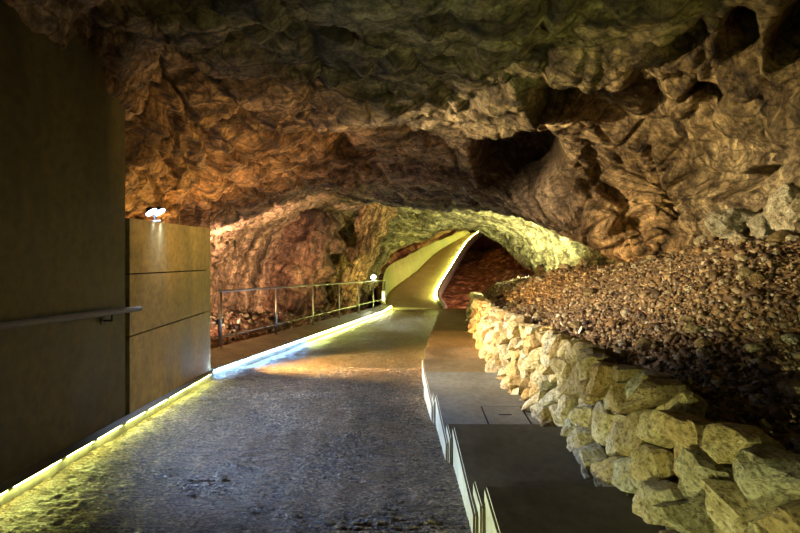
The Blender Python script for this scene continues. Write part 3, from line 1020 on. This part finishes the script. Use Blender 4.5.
# pebbles: nobody could count them
def pebbles(n, pos, size, name, mat, label, seed):
    r = np.random.default_rng(seed)
    bm = bmesh.new(); bmesh.ops.create_cone(bm, cap_ends=True, cap_tris=True, segments=5, radius1=1.0, radius2=.7, depth=1.3); bmesh.ops.triangulate(bm, faces=bm.faces[:])
    bv = np.array([v.co for v in bm.verts]); bf = np.array([[v.index for v in f.verts] for f in bm.faces]); bm.free()
    nvv = len(bv)
    V = bv[None] * (1 + .28 * r.standard_normal((n, nvv, 1)).clip(-1.5, 1.5))
    sc = size[:, None] * np.stack([r.uniform(.7, 1.4, n), r.uniform(.6, 1.2, n), r.uniform(.4, .9, n)], 1)
    V = V * sc[:, None]
    q = r.standard_normal((n, 4)); q /= np.linalg.norm(q, axis=1, keepdims=True)
    w, x, y_, z = q.T
    Rm = np.stack([1 - 2 * (y_ * y_ + z * z), 2 * (x * y_ - z * w), 2 * (x * z + y_ * w), 2 * (x * y_ + z * w), 1 - 2 * (x * x + z * z), 2 * (y_ * z - x * w), 2 * (x * z - y_ * w), 2 * (y_ * z + x * w), 1 - 2 * (x * x + y_ * y_)], 1).reshape(n, 3, 3)
    V = np.einsum('nij,nkj->nki', Rm, V) + pos[:, None]
    Fc = (bf[None] + (np.arange(n) * nvv)[:, None, None]).reshape(-1, 3)
    me = mesh_np(name, V.reshape(-1, 3), Fc, mat)
    a = me.color_attributes.new('tint', 'FLOAT_COLOR', 'POINT')
    tone = r.choice(np.array([[.22, .14, .07], [.38, .27, .15], [.14, .085, .05], [.52, .42, .27], [.30, .18, .08], [.74, .66, .52], [.08, .05, .03]]), n, p=[.24, .2, .2, .1, .12, .05, .09]) * r.uniform(.35, .95, (n, 1)) * np.array([1.0, .96, .95])
    c = np.repeat(tone, nvv, 0)
    a.data.foreach_set('color', np.concatenate([c, np.ones((len(c), 1))], 1).astype(np.float32).ravel())
    return obj(name, me, kind='stuff', label=label, category='gravel')


def pebble_mat():
    k = NT('loose_pebbles')
    at = k.n('ShaderNodeAttribute', attribute_name='tint').outputs['Color']
    n = k.noise(k.coord(), 60.0, 4, .6)
    colr = k.mix(.6, at, k.ramp(n, [(.35, (.5, .5, .5)), (.6, (1.15, 1.1, 1.05))]), 'MULTIPLY')
    return k.done(colr, .55, k.bump(n, .5, .005), spec=.4)


M_peb = pebble_mat()
npb = 62000
py = .6 + 12.4 * r2.random(npb) ** 1.5
pt = r2.random(npb) * np.where(py > 5, 1.55, 1.15)
pxx, pzz = bank(py, pt)
pos = np.stack([pxx, py, pzz], 1)
pos[:, 2] += .09 * fbm(pos * np.array([1, 1, 1]), 1.1, 3, 61) * np.clip(pt * 4, 0, 1) + .03 * fbm(pos, 4.0, 3, 63)
psz = np.exp(r2.normal(math.log(.0105), .45, npb)).clip(.005, .045) * (1 + .05 * py)
pebbles(npb, pos, psz, 'gravel', M_peb, 'loose brown gravel covering the bank above the stone wall', 5)
# rubble in the left recess
nrb = 5000
ry = 6.2 + 9.5 * r2.random(nrb)
rx = XL(ry) - .55 - 2.3 * r2.random(nrb)
pos = np.stack([rx, ry, np.array([ground_z(a, b) for a, b in zip(rx, ry)])], 1)
pebbles(nrb, pos, np.exp(r2.normal(math.log(.035), .5, nrb)).clip(.012, .13), 'rubble', M_peb, 'scattered reddish rubble on the ground behind the railing', 6)


# single stones lying on the bank
def stone_mesh(name, seed, mat, sub=3, rough=.22):
    bm = bmesh.new(); bmesh.ops.create_icosphere(bm, subdivisions=sub, radius=1.0)
    V = np.array([v.co for v in bm.verts])
    r_ = np.random.default_rng(seed)
    for k in range(7):      # planar breaks
        n = r_.standard_normal(3); n /= np.linalg.norm(n); c = r_.uniform(.55, .85)
        d = V @ n - c
        V = V - np.clip(d, 0, None)[:, None] * n * .85
    w1, w2 = worley(V + seed * 3.1, 1.7, seed)
    V = V * (1 + rough * .6 * fbm(V + seed, 1.6, 4, seed) + rough * .5 * (.5 - w1) + rough * .25 * ridged(V + seed, 4.0, 3, seed))[:, None]
    for v, q in zip(bm.verts, V):
        v.co = q
    me = bpy.data.meshes.new(name); bm.to_mesh(me); bm.free(); me.materials.append(mat)
    return me


variants = [stone_mesh('loose_stone', 100 + k, M_boulder, 2) for k in range(10)]


def bank_at(y, t):
    x, z = bank(np.array([y]), np.array([t]))
    p = np.array([[x[0], y, z[0]]])
    p[0, 2] += .09 * fbm(p, 1.1, 3, 61)[0] * min(t * 4, 1) + .03 * fbm(p, 4.0, 3, 63)[0]
    return p[0]


for k in range(150):
    y_ = 1.7 + 8.0 * r2.random() ** 1.3; t_ = r2.uniform(.05, .98)
    p = bank_at(y_, t_)
    s = float(np.exp(r2.normal(math.log(.036), .35))) * (1 + .05 * y_)
    o = obj('loose_stone', variants[k % 10], label='small pale stone lying among the brown gravel of the bank', category='stone', group='loose stones on the gravel bank')
    o.location = p + np.array([0, 0, s * .25]); o.scale = (s * r2.uniform(.9, 1.5), s * r2.uniform(.8, 1.2), s * r2.uniform(.6, .9)); o.rotation_euler = (r2.uniform(-.4, .4), r2.uniform(-.4, .4), r2.uniform(0, 6.3))

# boulders along the foot of the right wall (u, v, Y, half sizes)
for (u, v, Y, sx, sy, sz, sd_, lab) in [
    (789, 212, 3.75, .16, .16, .22, 201, 'tall pale boulder leaning on the rock wall above the gravel bank'),
    (786, 241, 3.7, .17, .14, .09, 202, 'low cream boulder wedged under the tall pale boulder'),
    (762, 226, 4.1, .13, .14, .15, 203, 'grey angular boulder beside the tall pale boulder'),
    (731, 222, 4.5, .22, .18, .18, 204, 'broad whitish boulder at the top of the gravel bank'),
    (746, 243, 4.3, .15, .12, .09, 205, 'flat tan boulder in front of the broad whitish boulder'),
    (708, 243, 4.9, .14, .12, .10, 206, 'small ochre boulder half buried at the edge of the gravel bank'),
    (692, 250, 5.2, .12, .12, .08, 207, 'little brown boulder against the foot of the ochre rock wall'),
    (622, 306, 4.6, .055, .05, .045, 208, 'bright pinkish stone standing out on the middle of the gravel bank'),
    (541, 271, 9.6, .10, .09, .13, 209, 'pointed pale stone at the far crest of the gravel bank'),
    (584, 265, 8.4, .09, .08, .13, 210, 'dark pointed stone on the far crest of the gravel bank'),
]:
    me = stone_mesh('boulder', sd_, M_boulder, 4, .42)
    o = obj('boulder', me, label=lab, category='boulder')
    o.location = px(u, v, Y); o.scale = (sx, sy, sz); o.rotation_euler = (r2.uniform(-.2, .2), r2.uniform(-.2, .2), r2.uniform(0, 6.3))

# ------------------------------------------------------------------ far walkway climbing to the right
fr_ = [px(443, 309, 17.3), px(437, 293, 19.5), px(450, 270, 24), px(467, 243, 30), px(481, 231, 34)]
fl_ = [px(386, 307, 17.3), px(390, 291, 19.5), px(415, 272, 23.5), px(440, 250, 29), px(470, 233, 34)]
tw_ = [px(381, 298, 17.4), px(386, 268, 19.6), px(404, 256, 22.5), px(432, 243, 28), px(466, 229, 34)]


def dense_line(pts, n=16):
    return catmull(np.array(pts), [n] * (len(pts) - 1))


def slab_between(name, A, B, thick, mat, nseg=10, noise_a=0.0, **props):
    A, B = dense_line(A), dense_line(B)
    t = np.linspace(0, 1, nseg)
    Gd = A[:, None] * (1 - t)[None, :, None] + B[:, None] * t[None, :, None]
    n, m = Gd.shape[:2]
    Vt = Gd.reshape(-1, 3).copy()
    if noise_a:
        Vt[:, 2] += noise_a * fbm(Vt * np.array([1, .5, 1]), 1.2, 3, 77)
    Vb = Vt - np.array([0, 0, thick])
    f = grid_faces(n, m)
    fs = [tuple(x) for x in f] + [tuple(x[::-1] + n * m) for x in f]
    edge = [i * m for i in range(n)]; e2 = [i * m + m - 1 for i in range(n)]; e3 = list(range(m)); e4 = [(n - 1) * m + j for j in range(m)]
    for E in (edge, e2, e3, e4):
        for a, b in zip(E[:-1], E[1:]):
            fs.append((a, b, b + n * m, a + n * m))
    bm = bmesh.new()
    vs = [bm.verts.new(v) for v in np.concatenate([Vt, Vb])]
    for q in fs:
        try:
            bm.faces.new([vs[int(i)] for i in q])
        except ValueError:
            pass
    bmesh.ops.recalc_face_normals(bm, faces=bm.faces[:])
    return obj(name, bm_mesh(bm, name, mat, True), **props)


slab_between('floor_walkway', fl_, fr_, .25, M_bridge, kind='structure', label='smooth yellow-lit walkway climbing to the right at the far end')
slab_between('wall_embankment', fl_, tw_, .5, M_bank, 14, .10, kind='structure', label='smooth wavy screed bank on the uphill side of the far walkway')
# soil above the bank
so_ = [px(376, 285, 18.2), px(388, 255, 21), px(410, 244, 25), px(440, 232, 31), px(466, 225, 37)]
slab_between('floor_soil', tw_, so_, .4, M_soil, 14, .3, kind='structure', label='red earth above the bank of the far walkway')
# edge light of the far walkway
eb = empty('led_strip', tuple(fr_[1]), label='glowing yellow light strip along the outer edge of the far climbing walkway', category='light strip')
er = dense_line(fr_, 6)
for i in range(4, len(er) - 1):
    mb = MB(); a, b = er[i] + np.array([-.05, 0, .05]), er[i + 1] + np.array([-.05, 0, .05])
    mb.tube(a, a + (b - a) * .98, .035, n=8)
    child('led_tube', mb.mesh('led_tube', E_bridge), eb)
# low upstand outside the light
up = [p + np.array([.02, 0, .12]) for p in fr_]
slab_between('trim_3', up, [p + np.array([.14, 0, 0]) for p in up], .45, M_kerb, 3, kind='structure', label='thin upstand along the outer edge of the far walkway')


# ------------------------------------------------------------------ lamps
def lamp_light(name, parent, loc, color, watts, target=None, size=1.2, blend=.5, radius=.04):
    if target is not None:
        ld = bpy.data.lights.new(name, 'SPOT'); ld.spot_size = size; ld.spot_blend = blend
    else:
        ld = bpy.data.lights.new(name, 'POINT')
    ld.color = color; ld.energy = watts; ld.shadow_soft_size = radius
    o = bpy.data.objects.new(name, ld); col.objects.link(o)
    o.parent = parent
    o.location = Vector(loc) - parent.location
    if target is not None:
        o.rotation_euler = (Vector(target) - Vector(loc)).to_track_quat('-Z', 'Y').to_euler()
    return o


def floodlight(loc, target, color, watts, label, size=1.9, glow=60, group=None, head=.07, blend=.6, twin=False, stand=None):
    """small LED flood: bracket, housing, lens, and the light it gives"""
    loc = Vector(loc); d = (Vector(target) - loc).normalized()
    base = Vector((loc.x, loc.y, loc.z - (stand or .10)))
    root = empty('floodlight', base, label=label, category='lamp')
    if group:
        root['group'] = group
    side = d.cross(Vector((0, 0, 1))).normalized()
    mb = MB(); mb.tube(base, loc - d * .03, .012).tube(base, base + Vector((0, 0, .012)), .045)
    child('bracket', mb.mesh('bracket', M_dark), root)
    offs = (-.068, .068) if twin else (0,)
    q = d.to_track_quat('Z', 'Y').to_matrix()
    for s in offs:
        c = loc + side * s
        mb = MB(); mb.tube(c - d * .05, c, head * .55, head, 16)
        hd = child('lamp_head', mb.mesh('lamp_head', M_dark, False), root)
        mb = MB(); mb.tube(c, c + d * .008, head * .86, n=16)
        ln_ = obj('lens', mb.mesh('lens', emit('lamp_glow', color, glow)), hd)
        lamp_light('lamp_beam', root, c + d * .03, color, watts / len(offs), Vector(target) + side * s, size, blend, .03)
    return root


fl = floodlight((-2.50, 4.5, 1.33), (-1.0, 4.4, -.6), (.46, .62, 1.0), 720, 'twin white floodlight on top of the low concrete wall', 1.7, 160, head=.058, twin=True, stand=.10)
lamp_light('bank_beam', fl, (-2.36, 4.56, 1.33), (1.0, .80, .44), 2300, (3.3, 5.5, .72), 1.3, .9, .03)  # extra warm beam added for bank and right rock, without its own head
floodlight((-3.1, 6.35, -.25), (0.3, 7.0, -1.05), (1.0, .60, .20), 4500, 'amber floodlight behind the end of the concrete wall aimed across the ramp', .95, 20, blend=1.0, stand=.3)
floodlight((-3.1, 6.7, -.35), (-3.9, 8.4, .4), (1.0, .70, .50), 2200, 'warm floodlight behind the concrete wall aimed into the rock recess', 1.7, 20, stand=.3)
floodlight((-3.0, 7.3, -.5), (-1.9, 13.5, -.6), (1.0, .62, .34), 420, 'orange floodlight on the rubble aimed at the leaning rock rib', .5, 20, stand=.25)
floodlight((-3.0, 5.98, .25), (-2.1, 4.9, 2.6), (1.0, .56, .17), 170, 'amber uplight behind the low concrete wall washing the rock', 2.5, 20, stand=.3)
floodlight(px(373.5, 277, 16.3), (.2, 13.6, -2.6), (.95, 1.0, .75), 380, 'white floodlight on a stand beyond the end of the railing', 1.0, 90, head=.10, stand=1.1)
floodlight(px(541, 267, 10.1), (2.3, 12.6, 1.3), (.92, 1.0, .55), 800, 'added greenish floodlight hidden behind the far crest of the gravel aimed at the pale rock', 2.9, 20)  # lamp added to light the rock beyond the lip, kept out of sight
floodlight((3.4, 14.6, -2.0), (4.2, 21.0, -1.0), (1.0, .50, .32), 2600, 'added red-orange floodlight on the ground of the far recess', 1.6, 10)  # lamp added to redden and brighten the far recess
floodlight((1.60, 3.9, .285), (-2.1, 5.5, 2.1), (1.0, .66, .26), 680, 'added small amber floodlight behind the stone wall aimed up at the rock over the concrete wall', .95, 1.5, head=.04, blend=1.0)  # lamp added to warm the left rock, tucked behind the stones
floodlight((1.75, .7, .85), (.9, 2.4, 2.9), (.82, 1.0, .34), 130, 'added small lime uplight on the gravel behind the camera end of the stone wall', 1.3, 10)  # unseen lamp added for green light on the near roof
floodlight((-2.0, .4, .15), (1.5, 2.3, .05), (.98, 1.0, .42), 300, 'added lime floodlight low on the concrete wall aimed at the dry stone wall', 1.15, 10, blend=1.0)  # unseen lamp added for green light on stones and step sides

# marker lamps at the railing end
mk = empty('marker_lamp', tuple(px(383, 304, 17.0)), label='small glowing upright marker lamp at the last railing post', category='lamp')
c = Vector(px(383.5, 296, 17.0))
child('lamp_body', MB().box(c - Vector((0, .02, 0)), (.13, .05, .42), bevel=.01).mesh('lamp_body', M_steel), mk)
child('diffuser', MB().box(c - Vector((0, .055, 0)), (.09, .02, .34), bevel=.006).mesh('diffuser', emit('marker_glow', (1.0, .95, .55), 2.0)), mk)
